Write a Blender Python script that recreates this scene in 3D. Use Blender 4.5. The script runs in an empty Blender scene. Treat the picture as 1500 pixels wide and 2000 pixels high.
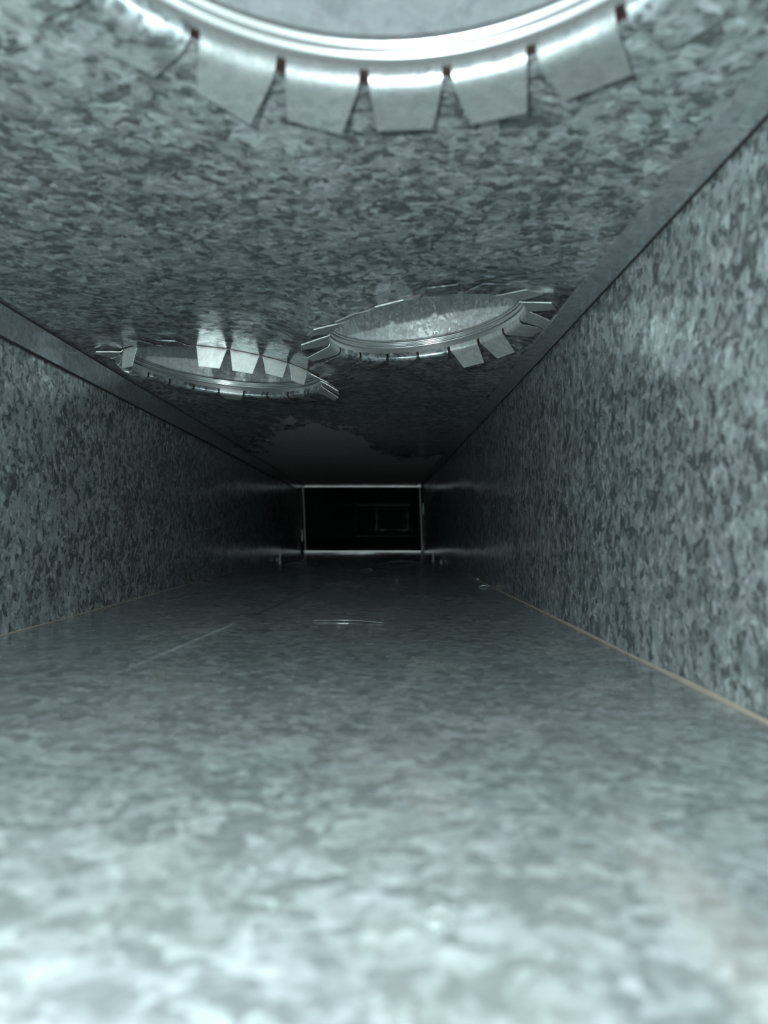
import bpy, bmesh, math, random
from mathutils import Vector, Matrix, noise
from mathutils.geometry import delaunay_2d_cdt

random.seed(7)
S = bpy.context.scene
COL = S.collection
R = math.radians

# ------------------------------------------------------------------ camera
XL, XR, H, CAMZ = -0.228, 0.127, 0.200, 0.063        # duct 355 x 200 mm, lens 63 mm above its floor
Y0, Y1, Y2, Y3 = -0.03, 1.93, 4.12, 7.5              # open mouth, first joint, second joint, closed end
cam = bpy.data.cameras.new('camera')
cam.sensor_fit = 'VERTICAL'
cam.sensor_height = 32.0
cam.lens = 32.0 * 1280 / 2000
cam.clip_start = 0.005
cam.dof.use_dof = True
cam.dof.focus_distance = 0.54
cam.dof.aperture_fstop = cam.lens / 2.6              # a 2.6 mm pupil, like a phone's
camo = bpy.data.objects.new('camera', cam)
COL.objects.link(camo)
camo.location = (0, 0, CAMZ)
camo.rotation_euler = (R(90 + 1.70), 0, R(-0.36))
S.camera = camo

# ------------------------------------------------------------------ light: the LED torch beside the lens, and weak daylight entering by the open mouth
led = bpy.data.lights.new('torch_led', 'POINT')
led.shadow_soft_size = 0.003
led.energy = 4.4
led.color = (0.86, 1.0, 1.0)
ledo = bpy.data.objects.new('torch_led', led)
COL.objects.link(ledo)
ledo.location = (-0.040, -0.002, CAMZ + 0.036)
ledo.rotation_euler = (R(90), 0, 0)

w = bpy.data.worlds.new('world')
S.world = w
w.use_nodes = True
bg = w.node_tree.nodes['Background']
bg.inputs['Color'].default_value = (0.82, 0.97, 1.0, 1)
bg.inputs['Strength'].default_value = 0.70
S.view_settings.view_transform = 'Standard'
S.view_settings.look = 'None'
S.view_settings.gamma = 1
S.view_settings.use_curve_mapping = False
S.view_settings.exposure = 0.0
S.cycles.max_bounces = 8
S.cycles.diffuse_bounces = 4
S.cycles.glossy_bounces = 6
S.cycles.caustics_reflective = True
S.cycles.blur_glossy = 0.3

# ------------------------------------------------------------------ helpers
def put(name, me, mat=None, parent=None):
    o = bpy.data.objects.new(name, me)
    COL.objects.link(o)
    if mat and not me.materials:
        me.materials.append(mat)
    if parent:
        o.parent = parent
    return o

def tag(o, label=None, cat=None, group=None, kind=None):
    if label: o['label'] = label
    if cat: o['category'] = cat
    if group: o['group'] = group
    if kind: o['kind'] = kind
    return o

def empty(name, loc=(0, 0, 0), rot=(0, 0, 0)):
    o = bpy.data.objects.new(name, None)
    COL.objects.link(o)
    o.empty_display_size = 0.02
    o.location = loc
    o.rotation_euler = rot
    return o

def mesh(name, vs, fs, smooth=True, angle=35):
    me = bpy.data.meshes.new(name)
    me.from_pydata([tuple(v) for v in vs], [], fs)
    me.validate()
    bm = bmesh.new(); bm.from_mesh(me)
    bmesh.ops.recalc_face_normals(bm, faces=bm.faces)
    bm.to_mesh(me); bm.free()
    if smooth:
        me.polygons.foreach_set('use_smooth', [True] * len(me.polygons))
        me.set_sharp_from_angle(angle=R(angle))
    me.update()
    return me

def sheet(name, pts, faces, thick):
    """closed sheet: pts plus a copy of each moved by the vector thick (a function or a vector)"""
    n = len(pts)
    tv = thick if callable(thick) else (lambda p: thick)
    vs = [Vector(p) for p in pts] + [Vector(p) + Vector(tv(p)) for p in pts]
    fs = [tuple(f) for f in faces] + [tuple(i + n for i in reversed(f)) for f in faces]
    cnt = {}
    for f in faces:
        for a, b in zip(f, list(f[1:]) + [f[0]]):
            cnt[(a, b)] = cnt.get((a, b), 0) + 1
    for (a, b) in list(cnt):
        if (b, a) not in cnt:
            fs.append((b, a, a + n, b + n))
    return mesh(name, vs, fs)

def grid(nu, nv, fn):
    pts = [fn(i / nu, j / nv) for j in range(nv + 1) for i in range(nu + 1)]
    fs = [(j * (nu + 1) + i, j * (nu + 1) + i + 1, (j + 1) * (nu + 1) + i + 1, (j + 1) * (nu + 1) + i)
          for j in range(nv) for i in range(nu)]
    return pts, fs

def box_bar(a, b, up, wid, hei, bev=0.0006, n=1):
    """bevelled bar from a to b; wid across, hei along up"""
    a, b, up = Vector(a), Vector(b), Vector(up).normalized()
    d = (b - a).normalized()
    side = d.cross(up).normalized()
    prof = []
    x, y, c = wid / 2, hei / 2, bev
    prof = [(-x + c, -y), (x - c, -y), (x, -y + c), (x, y - c), (x - c, y), (-x + c, y), (-x, y - c), (-x, -y + c)]
    vs, fs = [], []
    for k in range(n + 1):
        p = a.lerp(b, k / n)
        vs += [p + side * u + up * v for u, v in prof]
    m = 8
    for k in range(n):
        for i in range(m):
            fs.append((k * m + i, k * m + (i + 1) % m, (k + 1) * m + (i + 1) % m, (k + 1) * m + i))
    fs.append(tuple(range(m - 1, -1, -1)))
    fs.append(tuple(n * m + i for i in range(m)))
    return vs, fs

def ripple(a, b, k=1.0):
    """gentle oil-canning of thin sheet, metres"""
    return 0.0007 * k * noise.noise(Vector((a * 7, b * 3.1, k * 5))) + 0.0003 * noise.noise(Vector((a * 22, b * 11, 3 + k)))

# ------------------------------------------------------------------ materials
def nt(name):
    m = bpy.data.materials.new(name)
    m.use_nodes = True
    n = m.node_tree
    return m, n, n.nodes['Principled BSDF']

def N(n, typ, **kw):
    x = n.nodes.new(typ)
    for k, v in kw.items():
        if k in ('operation', 'blend_type', 'data_type', 'feature', 'interpolation_type', 'noise_dimensions'):
            setattr(x, k, v)
        else:
            x.inputs[k].default_value = v
    return x

def math_node(n, op, a, b=None, c=None, clamp=False):
    x = n.nodes.new('ShaderNodeMath'); x.operation = op; x.use_clamp = clamp
    for i, v in enumerate((a, b, c)):
        if v is None: continue
        if isinstance(v, (int, float)): x.inputs[i].default_value = v
        else: n.links.new(v, x.inputs[i])
    return x.outputs[0]

def mixc(n, fac, a, b, bt='MIX'):
    x = n.nodes.new('ShaderNodeMix'); x.data_type = 'RGBA'; x.blend_type = bt
    for s, v in ((0, fac), (6, a), (7, b)):
        if isinstance(v, (int, float)): x.inputs[s].default_value = v
        elif isinstance(v, tuple): x.inputs[s].default_value = v
        else: n.links.new(v, x.inputs[s])
    return x.outputs[2]

def smooth(n, v, lo, hi):
    x = n.nodes.new('ShaderNodeMapRange'); x.interpolation_type = 'SMOOTHSTEP'
    n.links.new(v, x.inputs[0]); x.inputs[1].default_value = lo; x.inputs[2].default_value = hi
    return x.outputs[0]

def galvanised(name, dark, light, scale=1.0, rough=(0.14, 0.27), metal=0.70, tilt=0.035, stain=None, contrast=1.0):
    """zinc spangle: crystals of several sizes, each with its own tone, gloss and tiny tilt"""
    m, n, p = nt(name)
    L = n.links.new
    tc = n.nodes.new('ShaderNodeTexCoord')
    pos = tc.outputs['Object']
    mpy = n.nodes.new('ShaderNodeMapping'); mpy.inputs['Scale'].default_value = (1, 1.3, 1)
    L(pos, mpy.inputs['Vector'])
    warp = N(n, 'ShaderNodeTexNoise', Scale=95 * scale, Detail=3.0, Roughness=0.6)
    L(pos, warp.inputs['Vector'])
    sub = n.nodes.new('ShaderNodeVectorMath'); sub.operation = 'SUBTRACT'
    L(warp.outputs['Color'], sub.inputs[0]); sub.inputs[1].default_value = (0.5, 0.5, 0.5)
    sc = n.nodes.new('ShaderNodeVectorMath'); sc.operation = 'SCALE'
    L(sub.outputs[0], sc.inputs[0]); sc.inputs['Scale'].default_value = 0.012 / scale
    add = n.nodes.new('ShaderNodeVectorMath'); add.operation = 'ADD'
    L(mpy.outputs[0], add.inputs[0]); L(sc.outputs[0], add.inputs[1])
    cells = []
    for s in (165, 340):
        v = N(n, 'ShaderNodeTexVoronoi', Scale=s * scale)
        L(add.outputs[0], v.inputs['Vector'])
        cells.append(v.outputs['Color'])
    sep = [n.nodes.new('ShaderNodeSeparateColor') for _ in cells]
    for c, s in zip(cells, sep): L(c, s.inputs[0])
    big = N(n, 'ShaderNodeTexNoise', Scale=26 * scale, Detail=4.0, Roughness=0.6)
    L(pos, big.inputs['Vector'])
    t = math_node(n, 'MULTIPLY', sep[0].outputs[0], 0.5)
    t = math_node(n, 'MULTIPLY_ADD', sep[1].outputs[0], 0.32, t)
    t = math_node(n, 'MULTIPLY_ADD', big.outputs[0], 0.55, t)          # centre about 0.68
    fine = N(n, 'ShaderNodeTexNoise', Scale=230 * scale, Detail=3.0, Roughness=0.55)
    L(add.outputs[0], fine.inputs['Vector'])
    t = math_node(n, 'MULTIPLY_ADD', math_node(n, 'SUBTRACT', fine.outputs[0], 0.5), 0.75, t)
    t = math_node(n, 'MULTIPLY_ADD', smooth(n, sep[1].outputs[2], 0.84, 0.90), 0.27, t)
    t = math_node(n, 'MULTIPLY_ADD', smooth(n, sep[1].outputs[2], 0.18, 0.12), -0.22, t)
    t = math_node(n, 'SUBTRACT', t, 0.70)
    t = math_node(n, 'MULTIPLY_ADD', t, 1.35 * contrast, 0.42, clamp=True)
    ramp = n.nodes.new('ShaderNodeValToRGB')
    e = ramp.color_ramp.elements
    e[0].position, e[0].color = 0.0, dark + (1,)
    e[1].position, e[1].color = 1.0, light + (1,)
    mid = tuple(dark[i] * 0.55 + light[i] * 0.45 for i in range(3))
    e2 = e.new(0.45); e2.color = mid + (1,)
    e3 = e.new(0.80); e3.color = tuple(dark[i] * 0.32 + light[i] * 0.68 for i in range(3)) + (1,)
    L(t, ramp.inputs[0])
    col = ramp.outputs[0]
    # faint hue drift, greenish to mauve
    hue = N(n, 'ShaderNodeTexNoise', Scale=40 * scale, Detail=2.0)
    L(pos, hue.inputs['Vector'])
    col = mixc(n, 1.0, col, mixc(n, smooth(n, hue.outputs[0], 0.35, 0.65), (0.99, 1.005, 1.0, 1), (1.01, 0.995, 1.015, 1)), 'MULTIPLY')
    ro = n.nodes.new('ShaderNodeMapRange')
    L(sep[0].outputs[1], ro.inputs[0]); ro.inputs[3].default_value, ro.inputs[4].default_value = rough
    rough_out = ro.outputs[0]
    metal_out = None
    if stain:
        col, rough_out, metal_out = stain(n, pos, col, rough_out, metal)
    L(col, p.inputs['Base Color'])
    L(rough_out, p.inputs['Roughness'])
    if metal_out is not None: L(metal_out, p.inputs['Metallic'])
    else: p.inputs['Metallic'].default_value = metal
    # each crystal leans a little
    geo = n.nodes.new('ShaderNodeNewGeometry')
    s1 = n.nodes.new('ShaderNodeVectorMath'); s1.operation = 'SUBTRACT'
    L(cells[0], s1.inputs[0]); s1.inputs[1].default_value = (0.5, 0.5, 0.5)
    s2 = n.nodes.new('ShaderNodeVectorMath'); s2.operation = 'SCALE'
    L(s1.outputs[0], s2.inputs[0]); s2.inputs['Scale'].default_value = tilt
    a2 = n.nodes.new('ShaderNodeVectorMath'); a2.operation = 'ADD'
    L(geo.outputs['Normal'], a2.inputs[0]); L(s2.outputs[0], a2.inputs[1])
    nz = n.nodes.new('ShaderNodeVectorMath'); nz.operation = 'NORMALIZE'
    L(a2.outputs[0], nz.inputs[0])
    L(nz.outputs[0], p.inputs['Normal'])
    return m

def plain(name, col, rough=0.4, metal=0.0, speck=0.15, scale=300):
    m, n, p = nt(name)
    tc = n.nodes.new('ShaderNodeTexCoord')
    no = N(n, 'ShaderNodeTexNoise', Scale=scale, Detail=3.0)
    n.links.new(tc.outputs['Object'], no.inputs['Vector'])
    a = tuple(c * (1 - speck) for c in col) + (1,)
    b = tuple(min(1, c * (1 + speck)) for c in col) + (1,)
    n.links.new(mixc(n, no.outputs[0], a, b), p.inputs['Base Color'])
    p.inputs['Roughness'].default_value = rough
    p.inputs['Metallic'].default_value = metal
    return m

DUST = (0.46, 0.42, 0.40, 1)
TAN = (0.40, 0.33, 0.26, 1)

def sepxyz(n, pos):
    s = n.nodes.new('ShaderNodeSeparateXYZ'); n.links.new(pos, s.inputs[0]); return s.outputs

def rough_noise(n, pos, sx, sy, sz, detail=6.0):
    mp = n.nodes.new('ShaderNodeMapping'); mp.inputs['Scale'].default_value = (sx, sy, sz)
    n.links.new(pos, mp.inputs['Vector'])
    no = N(n, 'ShaderNodeTexNoise', Scale=1.0, Detail=detail, Roughness=0.65)
    n.links.new(mp.outputs[0], no.inputs['Vector'])
    return no.outputs[0]

def apply_layer(n, mask, col, ro, metal, c, r, mt=0.1):
    col = mixc(n, mask, col, c)
    def mixv(a, b):
        x = n.nodes.new('ShaderNodeMix')
        n.links.new(mask, x.inputs[0])
        for i, v in ((2, a), (3, b)):
            if isinstance(v, (int, float)): x.inputs[i].default_value = v
            else: n.links.new(v, x.inputs[i])
        return x.outputs[0]
    return col, mixv(ro, r), mixv(metal, mt)

def stain_ceiling(n, pos, col, ro, metal):
    # a film of dust past the two small outlets, ragged towards the mouth
    x, y, z = sepxyz(n, pos)
    fc = n.nodes.new('ShaderNodeFloatCurve')
    n.links.new(math_node(n, 'MULTIPLY_ADD', x, 2.816, 0.642), fc.inputs[1])
    cu = fc.mapping.curves[0]
    pts = [(0.0, 0.58), (0.14, 0.50), (0.30, 0.42), (0.45, 0.41), (0.55, 0.45), (0.61, 0.53), (0.66, 0.575), (1.0, 0.58)]
    while len(cu.points) < len(pts): cu.points.new(0.5, 0.5)
    for q, (a, b) in zip(cu.points, pts): q.location = (a, b)
    fc.mapping.update()
    d = math_node(n, 'SUBTRACT', y, math_node(n, 'MULTIPLY', fc.outputs[0], 2.0))
    d = math_node(n, 'MULTIPLY_ADD', math_node(n, 'SUBTRACT', rough_noise(n, pos, 60, 18, 1), 0.5), 0.55, d)
    mask = math_node(n, 'MULTIPLY', smooth(n, d, -0.02, 0.05), 0.8)
    return apply_layer(n, mask, col, ro, metal, DUST, 0.6, 0.0)

def stain_and_light_floor(n, pos, col, ro, metal):
    x, y, z = sepxyz(n, pos)
    nz = rough_noise(n, pos, 14, 9, 1, 4.0)
    # brownish residue: one streak beside the right wall and patches of it
    sx = math_node(n, 'ABSOLUTE', math_node(n, 'SUBTRACT', x, 0.055))
    streak = math_node(n, 'MULTIPLY', smooth(n, math_node(n, 'MULTIPLY_ADD', nz, 0.012, math_node(n, 'MULTIPLY', sx, -1.0)), -0.006, 0.004),
                       smooth(n, math_node(n, 'MULTIPLY', y, -1.0), -0.165, -0.12))
    patch = smooth(n, nz, 0.50, 0.68)
    mask = math_node(n, 'MULTIPLY', math_node(n, 'MAXIMUM', streak, patch), 0.30)
    col, ro, metal = apply_layer(n, mask, col, ro, metal, TAN, 0.5, 0.3)
    # pressed cross-break fold: its highlight, then its dark side, painted into the colour
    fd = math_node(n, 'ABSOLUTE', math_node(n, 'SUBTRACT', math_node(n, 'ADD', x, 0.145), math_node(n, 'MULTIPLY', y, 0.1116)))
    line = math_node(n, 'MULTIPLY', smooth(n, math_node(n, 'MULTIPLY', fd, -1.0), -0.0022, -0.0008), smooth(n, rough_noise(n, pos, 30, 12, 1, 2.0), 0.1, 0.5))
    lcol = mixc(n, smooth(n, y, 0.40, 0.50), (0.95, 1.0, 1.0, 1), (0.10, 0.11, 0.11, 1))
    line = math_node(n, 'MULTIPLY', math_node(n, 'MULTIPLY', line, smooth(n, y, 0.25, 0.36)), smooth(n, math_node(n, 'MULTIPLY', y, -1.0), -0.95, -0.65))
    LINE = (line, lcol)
    # thin grey dust film that mutes the spangle
    film = math_node(n, 'MULTIPLY', smooth(n, rough_noise(n, pos, 8, 5, 1, 3.0), 0.2, 0.7), 0.32)
    col, ro, metal = apply_layer(n, film, col, ro, metal, (0.42, 0.45, 0.45, 1), 0.30, 0.5)
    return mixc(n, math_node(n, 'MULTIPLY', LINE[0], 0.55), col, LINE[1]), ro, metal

def stain_wall(n, pos, col, ro, metal):
    x, y, z = sepxyz(n, pos)
    d = math_node(n, 'ADD', y, math_node(n, 'MULTIPLY', math_node(n, 'SUBTRACT', z, 0.2), 3.2))
    d = math_node(n, 'MULTIPLY_ADD', math_node(n, 'SUBTRACT', rough_noise(n, pos, 1, 22, 60), 0.5), 0.5, d)
    mask = math_node(n, 'MULTIPLY', smooth(n, d, 1.20, 1.60), 0.45)
    return apply_layer(n, mask, col, ro, metal, DUST, 0.55, 0.2)

ZD, ZL = (0.17, 0.19, 0.195), (0.82, 0.88, 0.89)
M_ceil = galvanised('galvanised_ceiling', ZD, ZL, stain=stain_ceiling)
M_floor = galvanised('galvanised_floor', (0.22, 0.243, 0.248), (0.63, 0.68, 0.69), stain=stain_and_light_floor, metal=0.62, contrast=1.15, tilt=0.03)
M_wall = galvanised('galvanised_wall', ZD, ZL, stain=stain_wall, metal=0.66)
M_far = galvanised('galvanised_far_section', ZD, ZL)
M_strip = galvanised('galvanised_seam', (0.30, 0.32, 0.335), (0.58, 0.61, 0.63), scale=1.4, tilt=0.06, contrast=0.6)
M_collar = galvanised('galvanised_collar', (0.60, 0.63, 0.64), (0.92, 0.95, 0.95), scale=2.6, rough=(0.34, 0.48), metal=0.48, tilt=0.26, contrast=0.7)
M_bead = plain('bright_zinc_bead', (0.82, 0.84, 0.84), 0.24, 0.9, 0.06)
M_tab = galvanised('galvanised_tab', (0.42, 0.44, 0.43), (0.72, 0.75, 0.73), scale=1.6, rough=(0.36, 0.48), metal=0.62, tilt=0.06, contrast=0.6)
M_tabhang = galvanised('galvanised_lit_hanging_tab', (0.58, 0.60, 0.58), (0.84, 0.86, 0.83), scale=1.6, rough=(0.40, 0.5), metal=0.40, tilt=0.06, contrast=0.6)  # lighter copy of the tab metal, colour brightened for tabs facing the torch
M_collar0 = galvanised('weathered_collar', (0.40, 0.43, 0.45), (0.62, 0.66, 0.68), scale=1.3, rough=(0.30, 0.42), metal=0.68, tilt=0.05, contrast=0.5)
M_tab0 = galvanised('weathered_tab', (0.34, 0.362, 0.362), (0.56, 0.59, 0.59), scale=1.6, rough=(0.26, 0.36), metal=0.72, tilt=0.05, contrast=0.6)
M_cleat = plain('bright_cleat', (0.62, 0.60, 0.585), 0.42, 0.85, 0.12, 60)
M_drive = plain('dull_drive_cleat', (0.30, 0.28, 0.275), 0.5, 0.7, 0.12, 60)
M_cleat2 = plain('dimmed_far_cleat', (0.26, 0.245, 0.24), 0.6, 0.5, 0.12, 60)  # darker copy of the cleat metal, the far dimness put into its colour
M_liner_end = plain('dark_liner_and_far_end', (0.035, 0.037, 0.04), 0.6)
M_seal = plain('red_brown_sealant', (0.03, 0.012, 0.011), 0.5)
M_tanseal = plain('tan_sealant', (0.30, 0.27, 0.225), 0.55, 0.0, 0.25, 120)
M_gap = plain('dark_seam_gap', (0.015, 0.017, 0.02), 0.7)
M_steel = plain('screw_steel', (0.80, 0.82, 0.82), 0.42, 0.55, 0.08)

# ------------------------------------------------------------------ the round outlets (centre x, y, radius, tilt, sleeve height)
OUT = [dict(c=(0.0006, 0.1035), r=0.092, A=0.0, hs=0.10),
       dict(c=(-0.1365, 0.567), r=0.0860, A=-0.0070, hs=0.044),
       dict(c=(0.0315, 0.441), r=0.067, A=0.0085, hs=0.062)]

def dceil(x, y):
    """how far the ceiling sheet is pushed up (+) or pulled down (-) at x, y"""
    z = ripple(x, y, 1.0)
    edge = min(1, max(0, (x - XL) / 0.012)) * min(1, max(0, (XR - x) / 0.012))
    for o in OUT:
        if not o['A']: continue
        d = math.hypot(x - o['c'][0], y - o['c'][1]) / o['r']
        f = 1.0 if d < 1.05 else max(0.0, 1 - (d - 1.05) / 0.7)
        f = f * f * (3 - 2 * f)
        z += o['A'] * (x - o['c'][0]) / o['r'] * f * (0.35 + 0.65 * edge)
    return z * (0.25 + 0.75 * edge) if edge < 1 else z

# ------------------------------------------------------------------ the duct: first section
GAP = 0.0014
def build_ceiling():
    vs, es = [], []
    ys = [Y0 + i * 0.009 for i in range(int((0.86 - Y0) / 0.009) + 1)]
    y = ys[-1]
    while y < Y1 - 0.03:
        y += 0.03; ys.append(y)
    ys[-1] = Y1
    xs = [XL + (XR - XL) * i / 40 for i in range(41)]
    for yy in ys:
        for xx in xs:
            if all(math.hypot(xx - o['c'][0], yy - o['c'][1]) > o['r'] + GAP + 0.003 for o in OUT):
                vs.append(Vector((xx, yy)))
    for o in OUT:
        n, b = 120, len(vs)
        for k in range(n):
            t = 2 * math.pi * k / n
            vs.append(Vector((o['c'][0] + (o['r'] + GAP) * math.sin(t), o['c'][1] + (o['r'] + GAP) * math.cos(t))))
            es.append((b + k, b + (k + 1) % n))
    rv, re, rf, *_ = delaunay_2d_cdt(vs, es, [], 0, 1e-6)
    faces = []
    for f in rf:
        cx = sum(rv[i].x for i in f) / len(f); cy = sum(rv[i].y for i in f) / len(f)
        if all(math.hypot(cx - o['c'][0], cy - o['c'][1]) > o['r'] + GAP * 0.6 for o in OUT):
            faces.append(tuple(f))
    pts = [(v.x, v.y, H + dceil(v.x, v.y)) for v in rv]
    used = sorted({i for f in faces for i in f}); mp = {a: b for b, a in enumerate(used)}
    return sheet('ceiling', [pts[i] for i in used], [tuple(mp[i] for i in f) for f in faces], (0, 0, 0.0009))

tag(put('ceiling', build_ceiling(), M_ceil), 'galvanised steel duct top sheet with round outlet holes and far dust film', kind='structure')

def crease(x, y):
    """shallow diagonal cross-break pressed in the floor sheet, lowest between the folds"""
    def dist(ax, ay, bx, by):
        dx, dy = bx - ax, by - ay
        return abs((x - ax) * dy - (y - ay) * dx) / math.hypot(dx, dy)
    d1 = dist(-0.150, 0.0, 0.062, 1.90)
    d2 = dist(0.150, -0.3, -0.160, 1.93)
    return 0.0036 * (max(0, 1 - d1 / 0.11)) + 0.0008 * max(0, 1 - d2 / 0.1) - 0.0012

def floor_pt(u, v):
    x = XL + (XR - XL) * u; y = Y0 + (Y1 - Y0) * v
    e = min(1, u * 12, (1 - u) * 12)
    return (x, y, (crease(x, y) + ripple(x, y, 0.6)) * e)
p, f = grid(70, 160, floor_pt)
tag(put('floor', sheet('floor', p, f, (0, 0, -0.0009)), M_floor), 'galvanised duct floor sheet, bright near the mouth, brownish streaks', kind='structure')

def wall_pt(x, s, k):
    def fn(u, v):
        y = Y0 + (Y1 - Y0) * u; z = H * v
        e = min(1, v * 8, (1 - v) * 8)
        return (x + s * ripple(z * 2, y, k) * 1.6 * e, y, z)
    return fn
p, f = grid(150, 24, wall_pt(XL, 1, 1.3))
tag(put('wall_left', sheet('wall_left', p, f, (-0.0009, 0, 0)), M_wall), 'galvanised duct left side sheet, spangled and darker', kind='structure')
p, f = grid(150, 24, wall_pt(XR, -1, 0.9))
tag(put('wall_right', sheet('wall_right', p, f, (0.0009, 0, 0)), M_wall), 'galvanised duct right side sheet, spangled and brighter', kind='structure')

# corner seams: folded hem strips with a dark gap beside them
def strip_mesh(name, fn, nseg=60, thick=(0, 0, -0.001)):
    p, f = grid(3, nseg, fn)
    return sheet(name, p, f, thick)

def lt(u, v):
    y = Y0 + (Y1 - 0.002 - Y0) * v
    return (XL + 0.0006, y, H - 0.0016 - 0.0185 * u + 0.0004 * math.sin(y * 9))
t = tag(put('trim_1', strip_mesh('trim_1', lt, thick=(0.0022, 0, 0)), M_strip), 'folded galvanised hem along the upper left corner', kind='structure')
vs, fs = box_bar((XL + 0.0012, Y0, H - 0.0207), (XL + 0.0012, Y1, H - 0.0207), (0, 0, 1), 0.002, 0.0012, 0.0003)
put('seam_gap', mesh('seam_gap', vs, fs), M_gap, t)
vs, fs = box_bar((XL + 0.0012, Y0, H - 0.0008), (XL + 0.0012, Y1, H - 0.0008), (0, 0, 1), 0.0024, 0.0012, 0.0003)
put('seam_gap', mesh('seam_gap', vs, fs), M_gap, t)

def rt(u, v):
    y = Y0 + (Y1 - 0.002 - Y0) * v
    return (XR - 0.0022 - 0.0145 * u, y, H - 0.0005 + 0.0004 * math.sin(y * 8))
t = tag(put('trim_2', strip_mesh('trim_2', rt, thick=(0, 0, -0.0022)), M_strip), 'folded galvanised hem along the upper right corner', kind='structure')
vs, fs = box_bar((XR - 0.0011, Y0, H - 0.0012), (XR - 0.0011, Y1, H - 0.0012), (0, 0, 1), 0.0020, 0.0022, 0.0003)
put('seam_gap', mesh('seam_gap', vs, fs), M_gap, t)

def bead_mesh(name, x, s, w0):
    # a line of tan sealant in the lower corner, thinner further in
    def fn(u, v):
        y = Y0 + (Y1 - Y0) * v
        ww = w0 * (0.75 + 0.5 * noise.noise(Vector((y * 13, x, 0)))) * max(0.15, 1 - y / 1.3)
        a = u * math.pi / 2
        return (x + s * ww * (1 - math.sin(a)) , y, 0.0002 + ww * 0.9 * (1 - math.cos(a)))
    p, f = grid(4, 120, fn)
    return sheet(name, p, f, (-s * 0.0003, 0, -0.0003))
tag(put('trim_3', bead_mesh('trim_3', XR - 0.0002, -1, 0.0026), M_tanseal), 'thin tan sealant line along the lower right corner', kind='structure')
tag(put('trim_4', bead_mesh('trim_4', XL + 0.0002, 1, 0.0015), M_tanseal), 'thin tan sealant line along the lower left corner', kind='structure')

# ------------------------------------------------------------------ the duct: second and third sections, bent a little up and right
def sect(v):
    y = Y1 + (Y3 - Y1) * v
    k = (y - Y1) / (Y2 - Y1)
    return y, 0.075 * k, 0.032 * k
def tube_wall(side):
    def fn(u, v):
        y, dx, dz = sect(v)
        e = min(1, u * 8, (1 - u) * 8)
        r_ = ripple(u, y, 1.1) * e
        if side == 'floor': return (XL + (XR - XL) * u + dx, y, dz + r_)
        if side == 'ceiling': return (XL + (XR - XL) * u + dx, y, H + dz + r_)
        if side == 'left': return (XL + dx + r_, y, H * u + dz)
        return (XR + dx - r_, y, H * u + dz)
    return grid(12, 60, fn)
for side, nm, th, lab in (('floor', 'floor.001', (0, 0, -0.0009), 'dark floor sheet of the duct beyond the bright joint'),
                          ('ceiling', 'ceiling.001', (0, 0, 0.0009), 'dark top sheet of the duct beyond the bright joint'),
                          ('left', 'wall_left.001', (-0.0009, 0, 0), 'dark left sheet of the duct beyond the bright joint'),
                          ('right', 'wall_right.001', (0.0009, 0, 0), 'dark right sheet of the duct beyond the bright joint')):
    p, f = tube_wall(side)
    tag(put(nm, sheet(nm, p, f, th), M_far), lab, kind='structure')
y, dx, dz = sect(1)
p, f = grid(4, 3, lambda u, v: (XL + dx + (XR - XL) * u, y, dz + H * v))
tag(put('wall_back', sheet('wall_back', p, f, (0, 0.0009, 0)), M_liner_end), 'far end of the duct, painted black for the darkness there', kind='structure')  # sheet coloured black to stand for the unlit depth

# joints between the sections: flat slips above and below, drive cleats at the sides
def joint(y, dx, dz, label, skew, mat, mat2, k=1.0):
    root = tag(empty('duct_joint', (dx, y, dz)), label, 'duct joint')
    a = 0.0034 * k
    L0, L1 = XL + 0.0065, XR - 0.0065
    for nm, z in (('slip_cleat', H - a - 0.001), ('slip_cleat', a * 0.9 + 0.0012)):
        vs, fs = [], []
        # an S-shaped slip in section: a rounded nose towards the mouth and a flat tongue behind
        prof = [(0.012, -0.5), (0.002, -0.5), (0.0004, -0.36), (0, 0), (0.0004, 0.36), (0.002, 0.5), (0.012, 0.5)]
        n = 10
        for i in range(n + 1):
            x = L0 + (L1 - L0) * i / n
            for q, s in prof:
                vs.append((x, q - 0.012, z + s * 2 * a * (1 + 0.1 * math.sin(i * 1.7))))
        m = len(prof)
        for i in range(n):
            for j in range(m):
                fs.append((i * m + j, i * m + (j + 1) % m, (i + 1) * m + (j + 1) % m, (i + 1) * m + j))
        fs.append(tuple(range(m))); fs.append(tuple(n * m + j for j in range(m - 1, -1, -1)))
        put(nm, mesh(nm, vs, fs), mat, root)
    for x0, x1 in ((XL + 0.003, XL + 0.003 + skew), (XR - 0.003 - skew * 0.9, XR - 0.003)):
        vs, fs = box_bar((x0, -0.006, H - 0.004), (x1, -0.006, 0.004), (0, 1, 0), 0.0040 * k, 0.012, 0.0012, 6)
        put('drive_cleat', mesh('drive_cleat', vs, fs), mat2, root)
    return root
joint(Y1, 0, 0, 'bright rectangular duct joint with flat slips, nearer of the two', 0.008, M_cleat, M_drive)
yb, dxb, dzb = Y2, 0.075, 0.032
joint(yb, dxb, dzb, 'faint rectangular duct joint deep inside, farther of the two', 0.004, M_cleat2, M_cleat2, 0.8)

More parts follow.
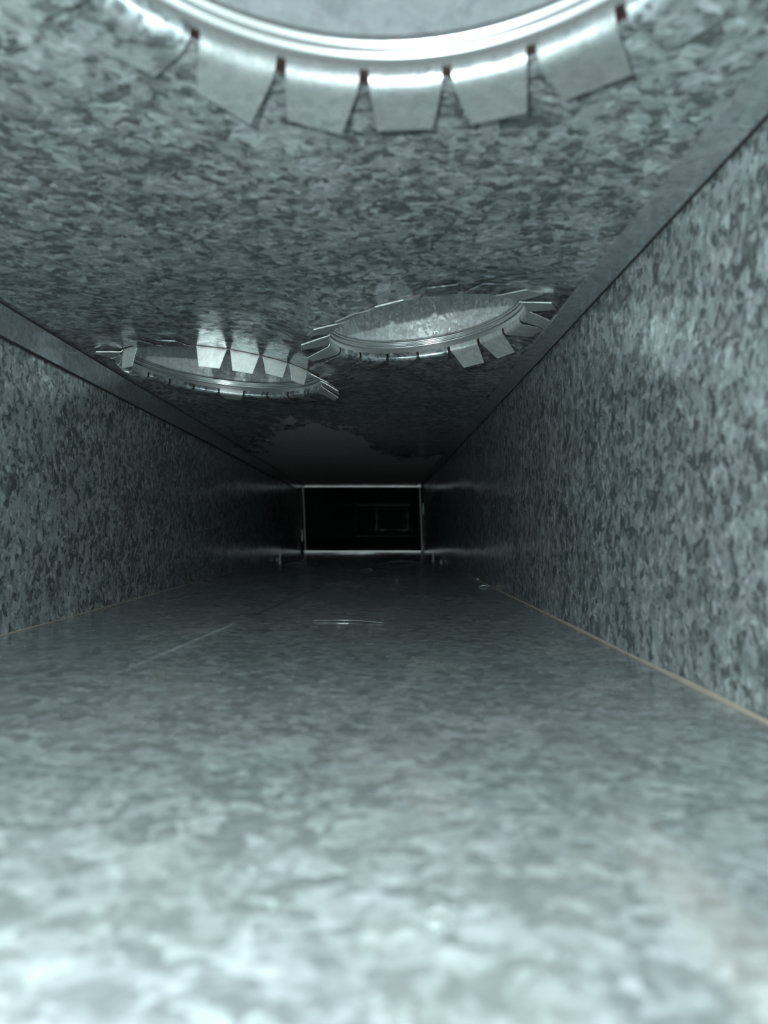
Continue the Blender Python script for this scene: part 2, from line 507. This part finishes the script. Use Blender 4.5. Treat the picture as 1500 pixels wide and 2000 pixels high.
# ------------------------------------------------------------------ round outlets: sleeve, beads, seam lap, tabs
def lathe(prof, r, n=96, th=0.0006, a0=0.0, a1=2 * math.pi, closed=True):
    """prof: (radius offset, height) pairs; returns points and faces"""
    pts, fs = [], []
    m = len(prof)
    k = n if closed else n + 1
    for i in range(k):
        t = a0 + (a1 - a0) * i / n
        for dr, z in prof:
            pts.append(((r + dr) * math.sin(t), (r + dr) * math.cos(t), z))
    for i in range(n):
        i2 = (i + 1) % k
        for j in range(m - 1):
            fs.append((i * m + j, i * m + j + 1, i2 * m + j + 1, i2 * m + j))
    return pts, fs

def radial(th):
    def fn(p):
        d = math.hypot(p[0], p[1]) or 1
        return (p[0] / d * th, p[1] / d * th, 0)
    return fn

def tab_mesh(r, phi, w0, w1, L, beta, rb=0.003, top=0.0038, curl=0.0, lean=0.0, cut=0.0):
    """one snipped tab: stays on the sleeve to its root, then folds outward by beta (0 hangs straight, 90 lies on the sheet).
    w0 root width, w1 tip width, curl: extra lengthwise bow, lean: tip shifted sideways, cut: slanted tip"""
    b = R(beta)
    drop = 0.0010 if beta > 60 else 0.0
    prof = [(0, top, 0.0), (0, top * 0.6, 0.0)]
    vs0 = drop - 0.0                      # where the fold ends below the sheet
    start = -(vs0) + rb * (1 - math.cos(b)) * 0 + rb * math.sin(b) - 0.0006
    u, z = 0.0, start
    prof.append((u, z, 0.0))
    nb = 6
    for i in range(1, nb + 1):
        t = b * i / nb
        prof.append((rb * (1 - math.cos(t)), start - rb * math.sin(t), 0.12 * i / nb))
    u, z, _ = prof[-1]
    nl = 5
    for i in range(1, nl + 1):
        s = i / nl
        ang = b + curl * s
        u += math.sin(ang) * L / nl; z -= math.cos(ang) * L / nl
        prof.append((u, z, 0.12 + 0.88 * s))
    nu = 6
    pts, fs = [], []
    for (uu, zz, s) in prof:
        wv = w0 + (w1 - w0) * s
        for i in range(nu + 1):
            q = (i / nu - 0.5)
            x = q * wv + lean * s
            ext = cut * q * s
            # on the sleeve the tab follows its curve; further out it flattens
            sag = -(x * x) / (2 * r) * (1 - min(1, s * 2.2))
            du = uu + sag + ext * math.sin(b); dz = zz - ext * math.cos(b)
            ct, st = math.cos(phi), math.sin(phi)
            rr = r + du
            pts.append((rr * st + x * ct, rr * ct - x * st, dz))
    k = nu + 1
    for j in range(len(prof) - 1):
        for i in range(nu):
            fs.append((j * k + i, j * k + i + 1, (j + 1) * k + i + 1, (j + 1) * k + i))
    # thickness along the fold's own normal
    nrm = []
    for j, (uu, zz, s) in enumerate(prof):
        a = prof[min(j + 1, len(prof) - 1)]; c = prof[max(j - 1, 0)]
        tu, tz = a[0] - c[0], a[1] - c[1]
        l = math.hypot(tu, tz) or 1
        nrm.append((-tz / l * -1, tu / l * -1))      # towards the open side of the sleeve
    th = 0.0005
    full = {}
    n0 = len(pts)
    vs = [Vector(p) for p in pts]
    for j in range(len(prof)):
        nu_, nz_ = nrm[j]
        for i in range(k):
            p = pts[j * k + i]
            vs.append(Vector((p[0] + math.sin(phi) * nu_ * th, p[1] + math.cos(phi) * nu_ * th, p[2] + nz_ * th)))
    cnt = set()
    for f in fs:
        for a, b2 in zip(f, f[1:] + f[:1]): cnt.add((a, b2))
    allf = list(fs) + [tuple(x + n0 for x in reversed(f)) for f in fs]
    for a, b2 in cnt:
        if (b2, a) not in cnt: allf.append((b2, a, a + n0, b2 + n0))
    return mesh('tab', vs, allf, angle=40)

def outlet(o, label, tabs, seam=None, msl=None, mtab=None):
    msl, mtab = msl or M_collar, mtab or M_tab
    (cx, cy), r, A, hs = o['c'], o['r'], o['A'], o['hs']
    zc = H + dceil(cx - 0, cy) if not A else H
    root = tag(empty('round_outlet', (cx, cy, zc), (0, -math.atan2(A, r), 0)), label, 'duct outlet')
    sl = [(0, 0.0036), (0, 0.0062)]
    # two rolled beads, then the plain sleeve
    for b0 in (0.0068, 0.0104):
        for i in range(9):
            t = i / 8
            sl.append((0.0011 * math.sin(math.pi * t) * -1, b0 + 0.0030 * t))
    sl += [(0, 0.0142), (0, 0.02), (0, hs * 0.6), (0, hs)]
    low = [q for q in sl if q[1] <= 0.0143]
    hi = [sl[-5]] + [q for q in sl if q[1] > 0.0143]
    p, f = lathe(hi, r)
    put('sleeve', sheet('sleeve', p, f, radial(0.0006)), msl, root)
    p, f = lathe(low, r)
    put('bead', sheet('bead', p, f, radial(0.0006)), M_bead, root)
    # sealed flange above the sheet, seen as a dark spot in every snip
    p, f = lathe([(0.0011, 0.0042), (0.0011, -0.0002), (0.0014, -0.0002), (0.0020, 0.0028), (0.008, 0.0018), (0.012, 0.0016)], r)
    put('sealant_ring', sheet('sealant_ring', p, f, (0, 0, 0.0008)), M_seal, root)
    # branch pipe above the sleeve
    p, f = lathe([(0.0004, hs - 0.001)] + [(0.002 + 0.0016 * (i % 2), hs + 0.004 + i * 0.006) for i in range(30)], r, 64)
    br = put('flexible_branch', sheet('flexible_branch', p, f, radial(0.0008)), M_liner_end, root)
    n = 48
    vs = [((r + 0.004) * math.sin(2 * math.pi * i / n), (r + 0.004) * math.cos(2 * math.pi * i / n), z) for z in (hs + 0.17, hs + 0.172) for i in range(n)]
    fs = [tuple(range(n)), tuple(range(2 * n - 1, n - 1, -1))] + [(i, (i + 1) % n, n + (i + 1) % n, n + i) for i in range(n)]
    put('branch_end', mesh('branch_end', vs, fs), M_liner_end, br)
    if seam:
        a, wd = R(seam[0]), seam[1] / r
        p, f = lathe([(-0.0007, 0.0150), (-0.0007, 0.0152), (-0.0007, 0.02), (-0.0007, hs * 0.6), (-0.0007, hs - 0.001)], r, 8, a0=a - wd / 2, a1=a + wd / 2, closed=False)
        put('seam_lap', sheet('seam_lap', p, f, radial(0.0005)), msl, root)
    for i, t in enumerate(tabs):
        put('tab', tab_mesh(r, R(t['phi']), t.get('w0', 0.0225), t.get('w1', 0.020), t.get('L', 0.022), t.get('beta', 86),
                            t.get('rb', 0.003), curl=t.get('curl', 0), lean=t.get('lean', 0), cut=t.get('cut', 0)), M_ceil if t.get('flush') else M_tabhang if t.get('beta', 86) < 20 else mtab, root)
    return root

def ring_tabs(n, start, base, over):
    out = []
    for k in range(n):
        phi = (start + 360 * k / n) % 360
        d = dict(base); d['phi'] = phi
        d['beta'] = base.get('beta', 86) + random.uniform(-4, 3)
        d['lean'] = random.uniform(-0.001, 0.001)
        for lo, hi, ov in over:
            if (lo <= phi < hi) if lo < hi else (phi >= lo or phi < hi): d.update(ov)
        out.append(d)
    return out

# phi is measured clockwise seen from above: 0 far, 90 right, 180 towards the mouth, 270 left
near = ring_tabs(23, -11.2, dict(w0=0.0222, w1=0.0180, L=0.0140, beta=80, rb=0.0046), [
    (300, 323, dict(beta=90, flush=1)), (323, 345, dict(cut=0.006, beta=76)), (345, 352, dict(cut=0.003, beta=77)), (32, 50, dict(w1=0.0205, L=0.015, beta=86)),
    (50, 80, dict(beta=90, flush=1))])
outlet(OUT[0], 'largest round outlet overhead at the duct mouth with blurred white rim', near, None, M_collar0, M_tab0)
left = ring_tabs(22, -8, dict(w0=0.0225, w1=0.015, L=0.016, beta=82, rb=0.0022), [
    (116, 150, dict(beta=2, L=0.012)), (150, 187, dict(beta=3, L=0.0145)),
    (187, 214, dict(beta=88, flush=1)), (214, 229, dict(beta=4, L=0.015)), (229, 246, dict(beta=80)), (60, 116, dict(beta=66)), (246, 300, dict(beta=76, w1=0.010)), (300, 345, dict(beta=88, flush=1)), (345, 358, dict(beta=83, L=0.012)), (0, 60, dict(beta=88, flush=1))])
outlet(OUT[1], 'round outlet on the left of the ceiling with bright tabs hanging down', left, (-6, 0.03))
right = ring_tabs(17, 9, dict(w0=0.0225, w1=0.017, L=0.017, beta=84, rb=0.0022), [
    (300, 360, dict(beta=88, flush=1)), (0, 20, dict(beta=87, flush=1)), (20, 60, dict(beta=50)), (60, 85, dict(beta=80)), (85, 100, dict(beta=60)), (100, 125, dict(beta=76)), (140, 190, dict(beta=86, flush=1)), (190, 232, dict(beta=64, rb=0.0045, L=0.012, curl=0.25)), (232, 300, dict(beta=80, w1=0.011))])
outlet(OUT[2], 'round outlet in the middle of the ceiling nearer the right wall, tabs folded outward', right, (2, 0.02))

# ------------------------------------------------------------------ screws standing through the floor and loose scraps
def floor_z(x, y):
    return floor_pt((x - XL) / (XR - XL), (y - Y0) / (Y1 - Y0))[2]

def screw(x, y, z, h, label):
    z = floor_z(x, y)
    root = tag(empty('sheet_metal_screw', (x, y, z)), label, 'screw', 'screw points through the floor')
    vs, fs = [], []
    n, m = 10, 22
    for j in range(m + 1):
        t = j / m
        rr = 0.0016 * (1 - max(0, t - 0.72) / 0.30) + (0.0006 if j % 2 and t < 0.85 else 0)
        for i in range(n):
            a = 2 * math.pi * i / n
            vs.append((rr * math.cos(a), rr * math.sin(a), t * h))
    for j in range(m):
        for i in range(n):
            fs.append((j * n + i, j * n + (i + 1) % n, (j + 1) * n + (i + 1) % n, (j + 1) * n + i))
    fs.append(tuple(range(n - 1, -1, -1))); fs.append(tuple(m * n + i for i in range(n)))
    put('shank', mesh('shank', vs, fs), M_steel, root)
    vs, fs = lathe([(-0.0018, 0.0016), (0.0004, 0.0015), (0.0014, 0.0008), (0.0018, 0.0)], 0.0022, 12)
    put('collar', sheet('collar', vs, fs, (0, 0, -0.0004)), M_steel, root)
screw(-0.203, 1.335, 0.0, 0.021, 'bright screw point beside the left wall, taller of the left pair')
screw(-0.222, 1.42, 0.0, 0.008, 'dim short screw point closest to the left wall')
screw(0.1135, 1.40, 0.0, 0.019, 'bright screw point beside the right wall, taller of the right pair')
screw(0.1215, 1.30, 0.0, 0.008, 'dim short screw point closest to the right wall')

def sliver(name, pts, wid, label, cat, th=0.00015, mat=None, group=None):
    """thin curled strip of sheet along pts"""
    P = [Vector((a, b, c + floor_z(a, b))) for a, b, c in pts]
    vs = []
    for i, q in enumerate(P):
        d = (P[min(i + 1, len(P) - 1)] - P[max(i - 1, 0)]).normalized()
        s = d.cross(Vector((0, 0, 1))).normalized()
        k = wid * (0.25 + 0.75 * math.sin(math.pi * (i + 0.4) / (len(P) - 0.2)))
        vs += [q - s * k / 2, q + s * k / 2 + Vector((0, 0, k * 0.35))]
    fs = [(2 * i, 2 * i + 1, 2 * i + 3, 2 * i + 2) for i in range(len(P) - 1)]
    o = put(name, sheet(name, vs, fs, (0, 0, th)), mat or M_steel)
    return tag(o, label, cat, group)

def arc(x0, y0, x1, y1, bow, rise, n=8, z=0.0006):
    return [(x0 + (x1 - x0) * t + bow * math.sin(math.pi * t) * 0.3, y0 + (y1 - y0) * t + bow * math.sin(math.pi * t), z + rise * math.sin(math.pi * t))
            for t in [i / n for i in range(n + 1)]]
sliver('metal_offcut', arc(-0.004, 1.17, 0.079, 1.32, -0.03, 0.004, 10), 0.009, 'long pale curled metal offcut on the dark floor near the far joint', 'metal offcut')
sliver('metal_offcut', arc(-0.030, 1.00, -0.012, 1.03, 0.006, 0.001), 0.004, 'short dim metal offcut left of the long pale one', 'metal offcut')
sliver('metal_offcut', arc(-0.180, 1.25, -0.150, 1.27, 0.006, 0.002), 0.005, 'small dim metal offcut right of the left screw points', 'metal offcut')
sliver('metal_shaving', arc(0.0185, 0.822, 0.0225, 0.826, 0.001, 0.001, 5), 0.003, 'tiny bright shaving below the long pale offcut', 'metal shaving')
sliver('metal_shaving', arc(0.1395 - 0.013, 0.85, 0.1255, 0.853, 0.001, 0.001, 5), 0.003, 'tiny bright shaving at the foot of the right wall, upper of two', 'metal shaving')
sliver('metal_shaving', arc(0.112, 0.745, 0.1245, 0.742, 0.002, 0.0008, 5), 0.002, 'thin shaving at the foot of the right wall, lower of two', 'metal shaving')
sliver('metal_shaving', arc(-0.046, 0.455, 0.002, 0.452, 0.004, 0.0004, 12), 0.0003, 'hair-thin strip standing in for a curved scratch across the middle of the floor', 'metal shaving', mat=M_strip)  # strip added in place of a surface scratch, not a loose piece
sliver('metal_shaving', arc(0.000, 0.49, 0.0035, 0.462, 0.006, 0.0004, 8), 0.0003, 'hooked hair-thin strip standing in for a scratch at right end of the long one', 'metal shaving', mat=M_strip)  # second added strip, drawn for a hooked scratch mark
sliver('metal_shaving', arc(0.0080, 0.1105, 0.0118, 0.1085, 0.0004, 0.0004, 6), 0.0003, 'thin bright shaving on the pale floor in the blurred foreground', 'metal shaving')
sliver('metal_shaving', arc(0.0085, 0.1070, 0.0098, 0.1069, 0.0002, 0.0005, 5), 0.0004, 'bright metal crumb on the floor in the blurred foreground', 'metal crumb')
